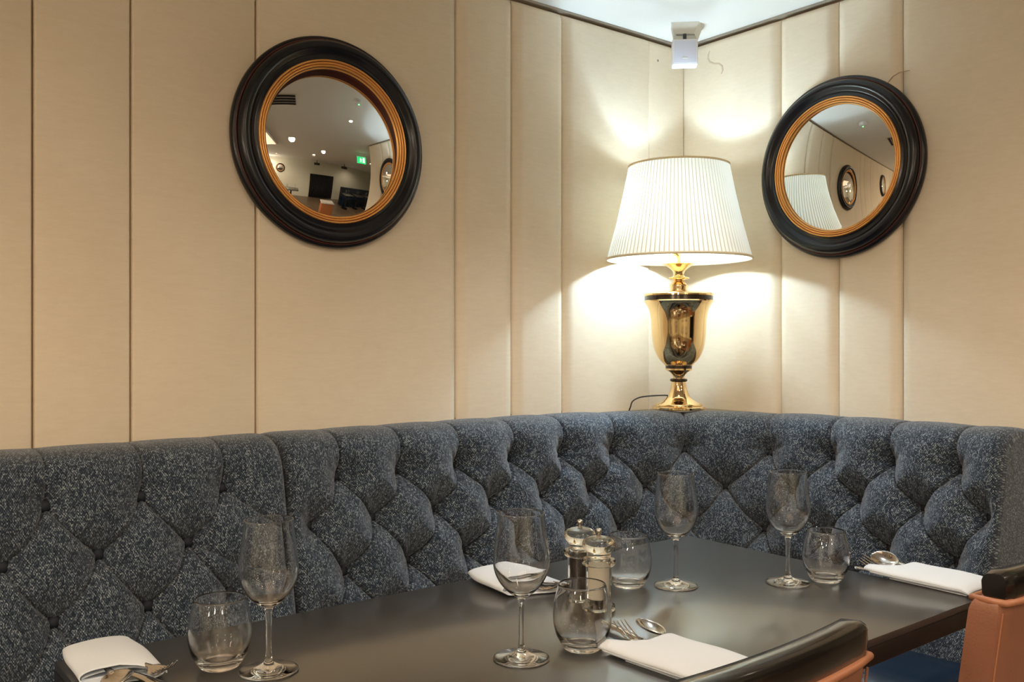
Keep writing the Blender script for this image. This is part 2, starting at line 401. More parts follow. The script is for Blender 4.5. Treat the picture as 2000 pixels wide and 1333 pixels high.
def back_unit(s0, s1, parent):
    ss = np.linspace(s0, s1, int((s1 - s0) / .0032) + 1)
    Sg, Tg = np.meshgrid(ss, TT, indexing='ij')
    bt = [b for b in BT if s0 < b < s1]; bm = [b for b in BM_ if s0 < b < s1]; bl = [b for b in BL if s0 < b < s1]
    segs = []
    def link(A, ta, B, tb):
        for a in A:
            for b in B:
                if abs(a - b) < .135: segs.append((a, ta, b, tb, 1.0))
    link(bt, TROW['T'], bm, TROW['M']); link(bm, TROW['M'], bl, TROW['L']); link(bl, TROW['L'], bm, TROW['N'])
    for a in bt: segs.append((a, TROW['T'], a, 0.03, .8))
    for a in bm: segs.append((a, TROW['N'], a, TT[-1], .8))
    if s1 < 0:   # pleats that run out into the seam
        segs.append((bt[-1], TROW['T'], s1, TROW['M'], .7)); segs.append((bm[-1], TROW['M'], s1, TROW['L'], .7))
    dc = np.full(Sg.shape, 9.0); sidesum = np.zeros(Sg.shape)
    crease = np.zeros(Sg.shape); lip = np.zeros(Sg.shape)
    for a, ta, b, tb, k in segs:
        vx, vy = b - a, tb - ta; L2 = vx * vx + vy * vy
        u = np.clip(((Sg - a) * vx + (Tg - ta) * vy) / L2, 0, 1)
        bow = .010 * np.sin(PI * u) * (1 if abs(vx) > .02 else 0) * (1 if vx > 0 else -1)
        px, py = Sg - (a + u * vx), Tg - (ta + u * vy)
        L = math.sqrt(L2)
        sd = (px * vy - py * vx) / L + bow       # signed side
        along = np.sqrt(np.maximum(px * px + py * py - ((px * vy - py * vx) / L) ** 2, 0))
        d = np.sqrt(sd * sd + along * along)
        dc = np.minimum(dc, d)
        crease = np.maximum(crease, k * np.exp(-(d / .0034) ** 2))
        # a folded lip: cloth on the upper side laps over the lower one
        sgn = sd * (-1 if vx > 0 else 1) if abs(vx) > .02 else sd
        lip = np.maximum(lip, k * np.exp(-(d / .016) ** 2) * (sgn > 0))
    db = np.full(Sg.shape, 9.0)
    for row, A in (('T', bt), ('M', bm), ('L', bl), ('N', bm)):
        for a in A:
            db = np.minimum(db, np.sqrt((Sg - a) ** 2 + ((Tg - TROW[row])) ** 2 * .8))
    puff = 1 - np.exp(-(dc / .028) ** 1.2)
    disp = .0085 * puff - .0125 * crease + .0022 * lip - .016 * np.exp(-(db / .024) ** 1.7) - .026 * np.exp(-(db / .050) ** 2)
    # fine pull wrinkles near buttons
    rng = np.random.RandomState(3)
    for row, A in (('T', bt), ('M', bm), ('L', bl)):
        for a in A:
            dx, dy = Sg - a, Tg - TROW[row]
            rad = np.sqrt(dx * dx + dy * dy); ang = np.arctan2(dy, dx); ph = rng.rand() * 6
            disp += .0016 * np.exp(-((rad - .038) / .02) ** 2) * np.sin(9 * ang + ph)
    # seams at both ends of the unit roll inwards
    ed = np.minimum(Sg - s0, s1 - Sg)
    roll = np.sqrt(np.clip(1 - (1 - np.clip(ed / .022, 0, 1)) ** 2, 0, 1))
    disp = disp * np.clip(ed / .03, 0, 1) - .024 * (1 - roll)
    disp = disp * (1.0 + .5 * np.clip((Sg + .95) / .5, 0, 1))
    top = np.clip((Tg - .035) / .15, 0.0, 1) * .75 + .25 * np.clip(Tg / .03, 0, 1)
    disp *= np.where(disp > 0, .08 + .92 * top, np.maximum(top, .12))
    n, m = Sg.shape
    D = PD[None] + ND[None] * disp; Hh = PH[None] + NH[None] * disp
    base = [path(s) for s in ss]
    P = np.zeros((n, m + 2, 3))
    for i, ((bx, by), (ux, uy)) in enumerate(base):
        P[i, :m, 0] = bx + ux * D[i]; P[i, :m, 1] = by + uy * D[i]; P[i, :m, 2] = Hh[i]
        P[i, m] = (bx + ux * .30, by + uy * .30, .43); P[i, m + 1] = (bx + ux * .0262, by + uy * .0262, .43)
    M2 = m + 2
    v = [tuple(p) for row in P for p in row]
    f = [(i * M2 + j, i * M2 + (j + 1) % M2, (i + 1) * M2 + (j + 1) % M2, (i + 1) * M2 + j) for i in range(n - 1) for j in range(M2)]
    f += [tuple(range(M2)), tuple(range((n - 1) * M2, n * M2))[::-1]]
    mb = MB(); mb.add(v, f)
    o = mb.build('backrest', TWEED, parent, smooth=60)
    me = o.data; uvl = me.uv_layers.new(name='UVMap')
    li = np.zeros(len(me.loops), dtype=np.int32); me.loops.foreach_get('vertex_index', li)
    tfull = np.r_[TT, TT[-1] + .03, TT[-1] + .3]
    S_i, T_i = li // M2, li % M2
    # over the end caps use depth as u so the cloth keeps its scale
    uv = np.stack([ss[S_i], tfull[T_i]], 1)
    for poly in me.polygons:
        if len(poly.vertices) > 10:
            for l in poly.loop_indices:
                q = me.vertices[me.loops[l].vertex_index].co; uv[l] = (q.x + q.y, q.z)
    uvl.data.foreach_set('uv', uv.astype(np.float32).ravel())
    # buttons
    proto = MB().lathe([(0, .0085), (.006, .0077), (.0105, .0050), (.0130, .0005), (.0125, -.005), (.0, -.005)], 24).build('button', BUTTON, parent)
    first = True
    for row, A in (('T', bt), ('M', bm), ('L', bl), ('N', bm)):
        ti = int(np.searchsorted(TT, TROW[row]))
        for a in A:
            i = int(np.argmin(np.abs(ss - a))); (bx, by), (ux, uy) = base[i]
            nv = Vector((ux * ND[ti], uy * ND[ti], NH[ti])).normalized()
            p = Vector(P[i, ti]) + nv * .0085
            b = proto if first else proto.copy()
            if not first: COL.objects.link(b); b.parent = parent
            first = False
            b.matrix_local = Matrix.Translation(p) @ nv.to_track_quat('Z', 'Y').to_matrix().to_4x4()
    return o

def swept(prof, s0, s1, step, name, m, parent, smooth=50, amp=0.0):
    n = max(2, round((s1 - s0) / step)); ss = [s0 + (s1 - s0) * i / n for i in range(n + 1)]
    k = len(prof); v = []
    for s in ss:
        (bx, by), (ux, uy) = path(s)
        e = min(s - s0, s1 - s); sh = .012 * (1 - math.sqrt(max(0, 1 - (1 - min(1, e / .015)) ** 2)))
        for d, h in prof:
            cd, ch = .5, sum(q[1] for q in prof) / k
            v.append((bx + ux * (d - sh * (1 if d > cd else -1)), by + uy * (d - sh * (1 if d > cd else -1)), h - sh * (1 if h > ch else -1)))
    f = [(i * k + j, i * k + (j + 1) % k, (i + 1) * k + (j + 1) % k, (i + 1) * k + j) for i in range(n) for j in range(k)]
    f += [tuple(range(k)), tuple(range(n * k, n * k + k))[::-1]]
    return MB().add(v, f).build(name, m, parent, smooth=smooth)
SEATP = [(.315, .33), (.60, .325), (.625, .335), (.635, .36), (.637, .40), (.628, .43), (.60, .448), (.50, .455), (.40, .452), (.33, .445), (.318, .43)]
BASEP = [(.02, .0), (.58, .0), (.60, .02), (.60, .325), (.02, .325)]
def banquette(name, s0, s1, label):
    r = thing(name, label, 'banquette', (0, 0, 0), group='tufted banquette units along the walls')
    back_unit(s0, s1, r)
    swept(SEATP, s0 + .003, s1 - .003, .02, 'seat_cushion', NAVYL, r)
    swept(BASEP, s0 + .003, s1 - .003, .03, 'plinth', BLACKW, r, smooth=0)
    return r
banquette('banquette', S_START, SEAM - .003, 'straight blue grey tweed banquette unit with deep buttons at the left end of the bench')
banquette('banquette', SEAM + .003, S_END, 'curved blue grey tweed corner banquette unit below the table lamp')
# fillet shelf behind the curved backrest
pts = [(-RR, 0.0)] + [(path(s)[0][0] + path(s)[1][0] * .012, path(s)[0][1] + path(s)[1][1] * .012) for s in np.linspace(0, ARC, 24)] + [(0.0, -RR)]
pts = [(min(x, -.022), min(y, -.022)) for x, y in pts] + [(-.022, -.022)]
mb = MB(); k = len(pts)
mb.add([(x, y, .94) for x, y in pts] + [(x, y, .974) for x, y in pts], [tuple(range(k)), tuple(range(k, 2 * k))[::-1]] + [(i, (i + 1) % k, k + (i + 1) % k, k + i) for i in range(k)])
struct(mb.build('trim_3', BLACKW, smooth=0))

# ------------------------------------------------------------------ dining table
TX0, TX1, TY0, TY1, TH = -2.200, -0.845, -1.412, -0.742, 0.75
r = thing('dining_table', 'long dark stone topped dining table standing in the corner of the banquette', 'table', ((TX0 + TX1) / 2, (TY0 + TY1) / 2, 0))
hx, hy = (TX1 - TX0) / 2, (TY1 - TY0) / 2
MB().box((-hx + .0005, -hy + .0005, TH - .012), (hx - .0005, hy - .0005, TH), .0012, 2).build('tabletop', TABLE, r)
MB().box((-hx, -hy, TH - .042), (hx, hy, TH - .0118), .002, 2).build('table_edge', EDGE, r)
for sx in (-.40, .40):
    MB().lathe([(0, 0), (.13, 0), (.14, .006), (.135, .014), (.05, .025), (.038, .04), (.035, .10), (.035, TH - .10), (.05, TH - .06), (.10, TH - .048), (.10, TH - .0415), (0, TH - .0415)], 40, (sx, .12)).build('pedestal', BLACKW, r)

# ------------------------------------------------------------------ glasses
def wine_glass(label, x, y, rz=0):
    r = thing('wine_glass', label, 'wine glass', (x, y, TH + .0003), rz, 'wine glasses on the dining table')
    out = [(0, .0), (.020, .0006), (.036, .0), (.0398, .0008), (.0402, .0018), (.0385, .0030), (.030, .0046), (.018, .0072), (.0085, .0110), (.0052, .0160), (.0041, .024), (.0037, .040), (.0038, .060), (.0043, .075), (.0052, .0835), (.0068, .0885)]
    bowl_o = [(.0068, .0885), (.014, .0925), (.022, .0990), (.0300, .1080), (.0362, .1190), (.0396, .1300), (.0405, .1400), (.0396, .1550), (.0375, .1720), (.0352, .1900), (.0336, .2075), (.0334, .2092)]
    bowl_i = [(.0328, .2096), (.0322, .2090), (.0325, .2070), (.0341, .1900), (.0364, .1720), (.0385, .1550), (.0394, .1400), (.0385, .1305), (.0350, .1200), (.0288, .1096), (.0208, .1010), (.012, .0960), (.005, .0942), (0, .0940)]
    def sm(p, n=3): return [tuple(q) for q in catmull(p, n)]
    st = sm(out)
    MB().lathe(st[:-1] + sm(bowl_o)[:-1] + sm(bowl_i), 72).build('wine_glass_body', GLASS, r, smooth=180)
    return r
def tumbler(label, x, y):
    r = thing('tumbler', label, 'tumbler', (x, y, TH + .0003), 0, 'stemless tumblers on the dining table')
    o_ = [(0, .0016), (.018, .0012), (.0235, .0), (.0262, .0008), (.0290, .0040), (.0340, .0120), (.0392, .0230), (.0424, .0360), (.0434, .0480), (.0424, .0620), (.0398, .0770), (.0366, .0900), (.0350, .0955)]
    i_ = [(.0343, .0962), (.0337, .0955), (.0352, .0900), (.0384, .0770), (.0410, .0620), (.0420, .0480), (.0408, .0360), (.0370, .0240), (.0300, .0140), (.0200, .0085), (.009, .0072), (0, .0070)]
    def sm(p, n=3): return [tuple(q) for q in catmull(p, n)]
    MB().lathe(sm(o_)[:-1] + sm(i_), 72).build('tumbler_body', GLASS, r, smooth=180)
    return r
def single(r, name):
    """a thing of one piece: drop the empty and keep the mesh as the top-level object"""
    ch = [c for c in bpy.data.objects if c.parent == r][0]
    lab, cat, grp, loc = r['label'], r['category'], r['group'], r.location.copy()
    bpy.data.objects.remove(r); ch.parent = None; ch.location = loc; ch.name = name; tag(ch, lab, cat, grp)
    return ch
wg = single(wine_glass('empty stemmed wine glass at the left end of the table beside the leftmost tumbler', -1.977, -.967), 'wine_glass')
for x, y, l in ((-1.674, -1.146, 'empty stemmed wine glass in the centre foreground, left of the salt and pepper mills'),
                (-1.204, -1.022, 'empty stemmed wine glass at the far corner of the table, right behind the mills'),
                (-1.023, -1.139, 'empty stemmed wine glass directly left of the rightmost tumbler')):
    c = wg.copy(); COL.objects.link(c); c.location.x, c.location.y = x, y; c['label'] = l
tb = single(tumbler('clear stemless tumbler at the left end beside a folded white napkin', -2.023, -.908), 'tumbler')
for x, y, l in ((-1.576, -1.168, 'clear stemless tumbler in front of the salt and pepper mills'),
                (-1.273, -.967, 'clear stemless tumbler standing behind the salt mill'),
                (-.953, -1.174, 'clear stemless tumbler at the right, near the napkin at the table end')):
    c = tb.copy(); COL.objects.link(c); c.location.x, c.location.y = x, y; c['label'] = l

# ------------------------------------------------------------------ salt and pepper mills
def mill(name, label, x, y, fill, fname, top, rz=0, k=1.0):
    r = thing(name, label, 'mill', (x, y, TH + .0003), rz)
    def sm(p, n=3): return [tuple((q[0], q[1] * k)) for q in catmull(p, n)]
    body_o = [(.020, 0), (.0262, .0), (.0280, .002), (.0280, .008), (.0268, .0105), (.0232, .013), (.0222, .017), (.0222, .074), (.0228, .078), (.0275, .080), (.0288, .083), (.0288, .088), (.0270, .0905), (.0200, .092)]
    body_i = [(.0185, .0915), (.0185, .020), (.0185, .004), (.020, 0)]
    MB().lathe([(a, b * k) for a, b in body_o[:-1]] + [(a, b * k) for a, b in body_i], 56, closed=True).build('mill_body', ACRYL, r, smooth=45)
    hd = sm([(0, .0925), (.017, .0925), (.0205, .0945), (.0205, .099), (.0215, .103), (.0262, .109), (.0282, .115), (.0270, .121), (.0215, .1265), (.012, .1295), (.004, .130), (0, .130)], 4)
    MB().lathe([(max(0, a), b) for a, b in hd], 56).build('mill_head', ACRYL, r, smooth=60)
    MB().lathe([(0, .0215 * k), (.0178, .0215 * k), (.0180, .0235 * k), (.0180, (.0235 + top) * k), (.0165, (.0255 + top) * k), (0, (.0265 + top) * k)], 40).build(fname, fill, r)
    MB().lathe([(0, .0045 * k), (.0172, .0045 * k), (.0172, .020 * k), (0, .0205 * k)], 40).build('grinder', DARKB, r)
    MB().lathe([(0, .129 * k), (.0042, .1296 * k), (.0042, .1315 * k), (.003, .1325 * k), (.003, .1340 * k), (.0052, .1362 * k), (.0060, .1395 * k), (.0048, .1428 * k), (.002, .1443 * k), (0, .1446 * k)], 28).build('finial', STEEL, r)
    MB().lathe([(0, .0272 * k), (.0016, .0272 * k), (.0016, .0922 * k), (0, .0922 * k)], 12).build('spindle', STEEL, r)
    return r
mill('salt_mill', 'clear acrylic mill full of white salt standing between the tumblers', -1.42, -1.041, SALT, 'salt', .056, k=.955)
mill('pepper_mill', 'clear acrylic mill of black peppercorns standing behind the salt mill', -1.403, -.976, PEPPER, 'peppercorns', .056, k=.975)

# ------------------------------------------------------------------ napkin pouches and cutlery
def napkin(name, label, x, y, rz, L=.205, W=.118, flip=1, taper=.94):
    """pouch lying along local +y, mouth at +y; the tongue is on the -x side (flip=1)"""
    r = thing(name, label, 'napkin', (x, y, TH + .0004), rz, 'folded white napkins holding cutlery')
    def sheet(hw, hh, z0, Lt, cut, seg, bulge, back=0.0, nm='cloth'):
        P = []; n = 56
        for j in range(seg + 1):
            row = []; t = j / seg
            for i in range(n + 1):
                a = 2 * PI * i / n
                c, s_ = math.cos(a), math.sin(a)
                u = math.copysign(abs(c) ** .42, c); vz = math.copysign(abs(s_) ** .75, s_)
                uu = -u * flip
                e = Lt - cut * min(1, max(0, ((-uu * 1.0 + 0.62) / -0.55 + 1.0) if False else (uu + .75) / .55)) if vz >= 0 else Lt - .012 - cut * .45 * min(1, max(0, (uu + .6) / 1.4))
                e += .0012 * math.sin(7 * u + hw * 300)
                yy = back + (e - back) * t
                edge = min(1, (yy - back) / .022)
                hh2 = hh * (.45 + .55 * math.sin(edge * PI / 2)) * (1 + bulge * math.sin(PI * min(1, t)) * (1 - u * u))
                wob = .0006 * math.sin(yy * 55 + u * 3) * (1 if vz > 0 else 0)
                tp = taper + (1 - taper) * math.sin(min(1, (yy - back) / .085) * PI / 2)
                row.append((-hw * u * tp + .0008 * math.sin(yy * 40 + 1.3 * hw), yy, z0 + hh + hh2 * vz * (1 + .45 * max(0, (yy / Lt) - .45) * (vz > 0)) + wob - (hh - hh2) * 1.0))
            P.append(row)
        o = MB().grid(P).build(nm, NAPKIN, r, smooth=180)
        m = o.modifiers.new('thickness', 'SOLIDIFY'); m.thickness = .0014; m.offset = -1
        return o
    sheet(W / 2, .0080, .0008, L, .045, 40, .30)
    sheet(W / 2 - .004, .0040, .0022, L - .030, .020, 20, .2, .006, 'inner_fold')
    MB().box((-W / 2 * taper + .003, .006, .0002), (W / 2 * taper - .003, L - .050, .0022), .0009, 2).build('under_fold', NAPKIN, r)
    return r
def orient(a, b):
    """frame whose +y runs from a (root) to b (tip), z roughly up"""
    a, b = Vector(a), Vector(b); y = (b - a).normalized(); x = y.cross(Vector((0, 0, 1))).normalized(); z = x.cross(y)
    return Matrix(((x.x, y.x, z.x, a.x), (x.y, y.y, z.y, a.y), (x.z, y.z, z.z, a.z), (0, 0, 0, 1)))
def plate_strip(prof, thick, arch=0.0, crown=0.0):
    """prof: (y, halfwidth, z); a strip of metal with rounded section"""
    P = []; n = 14
    for y, hw, z in prof:
        row = []
        for i in range(n + 1):
            a = 2 * PI * i / n; u = math.cos(a); s_ = math.sin(a)
            row.append((hw * u, y, z + thick / 2 * s_ + crown * (1 - u * u)))
        P.append(row)
    mb = MB().grid(P)
    o = len(mb.v); mb.f.append(tuple(range(n))); mb.f.append(tuple(range(o - n - 1, o - 1))[::-1])
    return mb
def place(root, M): root.matrix_world = M
def fork(label, a, b, roll=0, back=.135):
    r = thing('fork', label, 'fork', group='forks tucked into napkins')
    Lh = .062
    MB().add(*[*(lambda m: (m.v, m.f))(plate_strip([(-back, .0070, 0), (-back + .004, .0095, 0), (-back + .03, .0082, .0005), (-.06, .0042, .001), (-.03, .0035, .001), (-.008, .0045, .0), (.0, .0095, -.0005), (.010, .0118, -.0018), (.018, .0122, -.0025)], .0024))]).build('handle', STEEL, r)
    for k in range(4):
        x = -.0100 + k * .00667
        MB().tube([(x * .95, .014, -.0023), (x, .024, -.0026), (x, .036, -.0002), (x * .98, .050, .0055), (x * .96, Lh, .0120)], [.0020, .0017, .0015, .0013, .0006], 8, sq=(.8, 1)).build('tine', STEEL, r)
    place(r, orient(a, b) @ Matrix.Translation((0, (Vector(b) - Vector(a)).length - Lh, 0)) @ Matrix.Rotation(roll, 4, 'Y'))
    return r
def spoon(label, a, b, roll=0, back=.12, sc=1.0):
    r = thing('spoon', label, 'spoon', group='spoons tucked into napkins')
    MB().add(*(lambda m: (m.v, m.f))(plate_strip([(-back, .0070, .002), (-back + .004, .0095, .002), (-back + .03, .0080, .002), (-.05, .0042, .003), (-.02, .0036, .003), (-.002, .0045, .002), (.004, .0060, .0012)], .0024))).build('handle', STEEL, r)
    P = []; n = 20; Lb = .064 * sc; wb = .0205 * sc
    for j in range(n + 1):
        t = j / n; th = PI * t
        hw = wb * math.sin(th) ** .62 * (1 - .12 * math.cos(th)) if 0 < t < 1 else .0004
        row = []
        for i in range(17):
            u = -1 + i / 8
            dep = .0085 * (1 - u * u) * math.sin(th) ** .9 if 0 < t < 1 else 0
            row.append((hw * u, Lb * t, .0015 - dep + .0025 * t))
        P.append(row)
    o = MB().grid(P).build('bowl', STEEL, r, smooth=180)
    m = o.modifiers.new('thickness', 'SOLIDIFY'); m.thickness = .0013; m.offset = 0
    place(r, orient(a, b) @ Matrix.Translation((0, (Vector(b) - Vector(a)).length - Lb, 0)) @ Matrix.Rotation(roll, 4, 'Y'))
    return r
def knife(label, a, b, back=.13, handle_out=True):
    r = thing('table_knife', label, 'knife', group='knives tucked into napkins')
    Lo = .085
    if handle_out:
        plate_strip([(Lo, .0050, 0), (Lo - .004, .0078, 0), (Lo - .03, .0080, .0), (.02, .0066, 0), (-.01, .0052, 0)], .0052).build('handle', STEEL, r)
        plate_strip([(-.01, .0052, 0), (-.03, .0085, 0), (-.07, .0092, 0), (-back + .01, .0080, 0), (-back, .002, 0)], .0016).build('blade', STEEL, r)
    else:
        plate_strip([(-back, .0050, 0), (-back + .004, .0078, 0), (-.03, .0066, 0), (-.01, .0052, 0)], .0052).build('handle', STEEL, r)
        plate_strip([(-.01, .0052, 0), (.02, .0085, 0), (.05, .0092, 0), (Lo - .01, .0080, 0), (Lo, .002, 0)], .0016).build('blade', STEEL, r)
    place(r, orient(a, b) @ Matrix.Translation((0, (Vector(b) - Vector(a)).length - Lo, 0)))
    return r
Z = TH
# the pouch on the table's camera side (mouth towards the bench)
napkin('napkin', 'folded white napkin pouch in the foreground, its lower end hidden by the chair rail', -1.503, -1.402, math.radians(3), L=.208, W=.125)
fork('fork with tines up resting on the tongue of the foreground napkin', (-1.522, -1.262, Z + .0115), (-1.502, -1.170, Z + .0165), 0)
spoon('dessert spoon poking out of the foreground napkin beside the fork', (-1.472, -1.262, Z + .0110), (-1.453, -1.166, Z + .0175), .15)
knife('table knife handle sticking out of the foreground napkin under the fork', (-1.505, -1.262, Z + .0075), (-1.482, -1.120, Z + .0085))
# the pouch at the right-hand end
napkin('napkin', 'folded white napkin pouch at the right end of the table behind the right chair', -.800, -1.400, math.radians(-2), L=.205, W=.122)
fork('fork poking out of the napkin at the right end of the table', (-.826, -1.250, Z + .0110), (-.822, -1.172, Z + .0150), -.4)
spoon('dessert spoon poking out of the napkin at the right end of the table', (-.782, -1.255, Z + .0120), (-.766, -1.160, Z + .0190), -.5)
knife('table knife handle lying out of the napkin at the right end of the table', (-.836, -1.262, Z + .0075), (-.846, -1.172, Z + .0085))
# the two pouches on the bench side (mouth towards the camera)
napkin('napkin', 'folded white napkin pouch behind the centre wine glass, next to the mills', -1.425, -.722, math.radians(175), L=.205, W=.118, taper=.62)
spoon('dessert spoon in the napkin behind the centre wine glass', (-1.396, -.885, Z + .0110), (-1.388, -.955, Z + .0140), -.3)
fork('fork lying in the mouth of the napkin behind the centre wine glass', (-1.426, -.870, Z + .0105), (-1.420, -.950, Z + .0130), 0)
napkin('napkin', 'folded white napkin pouch at the left corner of the table', -2.140, -.716, math.radians(178), L=.195, W=.102, taper=.84)
spoon('dessert spoon in the mouth of the napkin at the left table corner', (-2.158, -.868, Z + .0110), (-2.160, -.935, Z + .0145), .25)
fork('fork sticking up out of the napkin at the left table corner', (-2.120, -.860, Z + .0135), (-2.108, -.970, Z + .0280), .25)
knife('table knife lying across the mouth of the napkin at the left table corner', (-2.140, -.860, Z + .0085), (-2.118, -.958, Z + .0110), handle_out=True)

# ------------------------------------------------------------------ chairs
def chair(label, xl, yb, rz=0):
    """local frame: x along the rail (0 .. W), back face at y=0, seat towards +y"""
    W = .46
    r = thing('dining_chair', label, 'chair', (xl, yb, 0), rz, 'leather chairs tucked under the table')
    lean = .13
    def yy(z): return (.85 - z) * lean            # the back reclines towards the camera
    # top rail, slightly bowed away from the table
    P = []
    n = 30
    def bow(x): return -.018 * (1 - (2 * x / W - 1) ** 2)
    sec = [(0.004, .806), (.038, .806), (.042, .812), (.043, .838), (.040, .846), (.034, .850), (.010, .852), (.003, .849), (0, .843), (0, .812)]
    for i in range(n + 1):
        x = W * i / n
        sh = 1.0
        e = min(x, W - x); k = .0035 * (1 - math.sqrt(max(0, 1 - (1 - min(1, e / .005)) ** 2)))
        P.append([(x, bow(x) + y + (k if y < .02 else -k), z + (k if z < .83 else -k)) for y, z in sec] )
    mb = MB(); m = len(sec)
    mb.add([p for row in P for p in row], [(i * m + j, i * m + (j + 1) % m, (i + 1) * m + (j + 1) % m, (i + 1) * m + j) for i in range(n) for j in range(m)] + [tuple(range(m)), tuple(range(n * m, n * m + m))[::-1]])
    mb.build('top_rail', BLACKW, r, smooth=40)
    # leather back: a padded slab under the rail
    P = []; zs = [.44, .50, .56, .62, .68, .73, .77, .79, .80, .806, .8085]
    ring = []
    def slab(z):
        top = max(0, (z - .785) / .0235); inset = .010 * (1 - math.sqrt(max(0, 1 - top * top)))
        o = -.006 + inset; pts = []
        belly = .010 * math.sin(PI * (z - .44) / .37)
        y0, y1 = -.004 + inset, .052 - inset
        nx = 24
        def rb(x): return bow(x)
        for i in range(nx + 1):
            x = (-.006 + o + .006) + (W + .012 - 2 * (o + .006)) * i / nx - .006
            e = min(i, nx - i); c = .006 if e == 0 else 0
            pts.append((x, rb(max(0, min(W, x))) + y0 + yy(z) - belly * .4 * math.sin(PI * i / nx) + c, z))
        for i in range(nx, -1, -1):
            x = (-.006 + o + .006) + (W + .012 - 2 * (o + .006)) * i / nx - .006
            e = min(i, nx - i); c = -.006 if e == 0 else 0
            pts.append((x, rb(max(0, min(W, x))) + y1 + yy(z) + belly * math.sin(PI * i / nx) + c, z))
        return pts
    rows = [slab(z) for z in zs]; m = len(rows[0])
    MB().add([p for row in rows for p in row], [(i * m + j, i * m + (j + 1) % m, (i + 1) * m + (j + 1) % m, (i + 1) * m + j) for i in range(len(rows) - 1) for j in range(m)] + [tuple(range(m)), tuple(range((len(rows) - 1) * m, len(rows) * m))[::-1]]).build('leather_back', LEATHER, r, smooth=50)
    # welt cord round the foot of the rail
    loop = [(x, bow(max(0, min(W, x))) + y) for x, y in [(-.002, -.001), *[(W * i / 12, -.004) for i in range(1, 12)], (W + .002, -.001), (W + .004, .022), (W + .002, .048), *[(W * i / 12, .051) for i in range(11, 0, -1)], (-.002, .048), (-.004, .022)]]
    loop = loop[19:] + loop[:20]
    MB().tube([(x, y + .004, .806) for x, y in loop], .0058, 10, caps=False).build('welt', WELT, r, smooth=180)
    # stitched corner seams
    for x in (-.0035, W + .0035):
        mb = MB(); z = .45
        mb.tube([(x, yy(q) - .0015, q) for q in (.45, .60, .70, .775, .790)], .0016, 6)
        mb.build('seam', WELT, r)
        mb = MB()
        while z < .785:
            y = yy(z) + .0045
            xx = x - .0035 if x < 0 else x + .0035
            mb.tube([(xx, y, z), (xx, y - .0008, z + .0042)], .0007, 6); z += .0072
        o = mb.build('stitching', THREAD, r)
    # seat, frame and legs
    MB().box((.0, .055, .395), (W, .350, .47), .022, 4).build('seat', LEATHER, r)
    MB().box((.01, .06, .34), (W - .01, .345, .397), .004, 2).build('seat_frame', BLACKW, r)
    for x in (.025, W - .025):
        MB().tube([(x, .00, 0), (x, .035, .2), (x, .075, .36)], [.014, .017, .020], 4, sq=(1.2, 1.2)).build('leg', BLACKW, r, smooth=0)
        MB().tube([(x, .315, 0), (x, .315, .2), (x, .312, .36)], [.013, .016, .020], 4, sq=(1.2, 1.2)).build('leg', BLACKW, r, smooth=0)
    return r
chair('black railed tan leather dining chair in the bottom right foreground, left of its pair', -1.886, -1.540)
chair('black railed tan leather dining chair cut off by the right edge of the picture', -1.048, -1.545, math.radians(1))

# ------------------------------------------------------------------ round convex mirrors
def round_mirror(label, M, sag=.034, tilt=0):
    r = thing('convex_mirror', label, 'mirror', group='round convex mirrors')
    pf = [(.235, 0), (.262, .0), (.2675, .006), (.270, .014), (.2695, .022), (.266, .027), (.2615, .0285)]
    MB().lathe(catmull(pf, 4).tolist(), 128).build('outer_frame', EBONY, r, smooth=60)
    MB().lathe([(.2618, .0275), (.2605, .0300), (.2585, .0300), (.2575, .0280)], 128).build('red_bead', GROOVE, r, smooth=180)
    pf = [(.2580, .0270), (.2568, .0360), (.2510, .0445), (.2425, .0480), (.2340, .0460), (.2275, .0400), (.2215, .0355), (.2150, .0355), (.2085, .0380)]
    MB().lathe(catmull(pf, 4).tolist(), 128).build('inner_moulding', EBONY, r, smooth=180)
    pf = []
    for c in (.2050, .1985, .1925):
        pf += [(c + .0027 * math.cos(a), .0375 - (.2050 - c) * .25 + .0045 * math.sin(a)) for a in np.linspace(-.2, PI + .2, 11)]
    pf += [(.1880, .0325), (.1850, .029)]
    MB().lathe([(.1853, .0295), (.1852, .012)], 128).build('inner_rebate', GROOVE, r)  # dark colour paints in the shadow gap between ring and glass
    MB().lathe([(.2085, .033)] + pf, 128).build('gilt_ring', GILT, r, smooth=70)
    for q, zz in ((.2084, .0385), (.20175, .0384), (.1952, .0368), (.1890, .0350)):
        MB().lathe([(q + .0008, zz - .0014), (q, zz - .0004), (q - .0008, zz - .0014)], 128).build('dark_line', GROOVE, r)
    ra = .190
    Rm = (ra * ra + sag * sag) / (2 * sag)
    pts = []
    for k in range(0, 49):
        a = math.asin(ra / Rm) * (1 - k / 48)
        pts.append((Rm * math.sin(a), .0275 + Rm * (math.cos(a) - 1) + sag))
    g = MB().lathe(pts, 160)
    pz = .0230 + sag       # the bulb of glass sits a little canted in its rebate
    if tilt: g.xf(Matrix.Translation((0, 0, .0228)) @ Matrix.Rotation(tilt, 4, 'X') @ Matrix.Translation((0, 0, -.0275)))
    g.build('mirror_glass', MIRROR, r, smooth=180)
    r.matrix_world = M
    return r
ML = Matrix.Translation((-1.398, -.0205, 1.712)) @ Matrix.Rotation(PI / 2, 4, 'X')
MR = Matrix.Translation((-.0205, -.630, 1.722)) @ Matrix.Rotation(-PI / 2, 4, 'Y')
round_mirror('large round convex mirror in black and gilt frame on the left wall', ML, .034, math.radians(-3.5))
round_mirror('round convex mirror in black and gilt frame on the right wall beside the lamp', MR, .018)
round_mirror('round convex mirror in black frame further left along the left wall', Matrix.Translation((-3.5, -.0205, 1.712)) @ Matrix.Rotation(PI / 2, 4, 'X'))
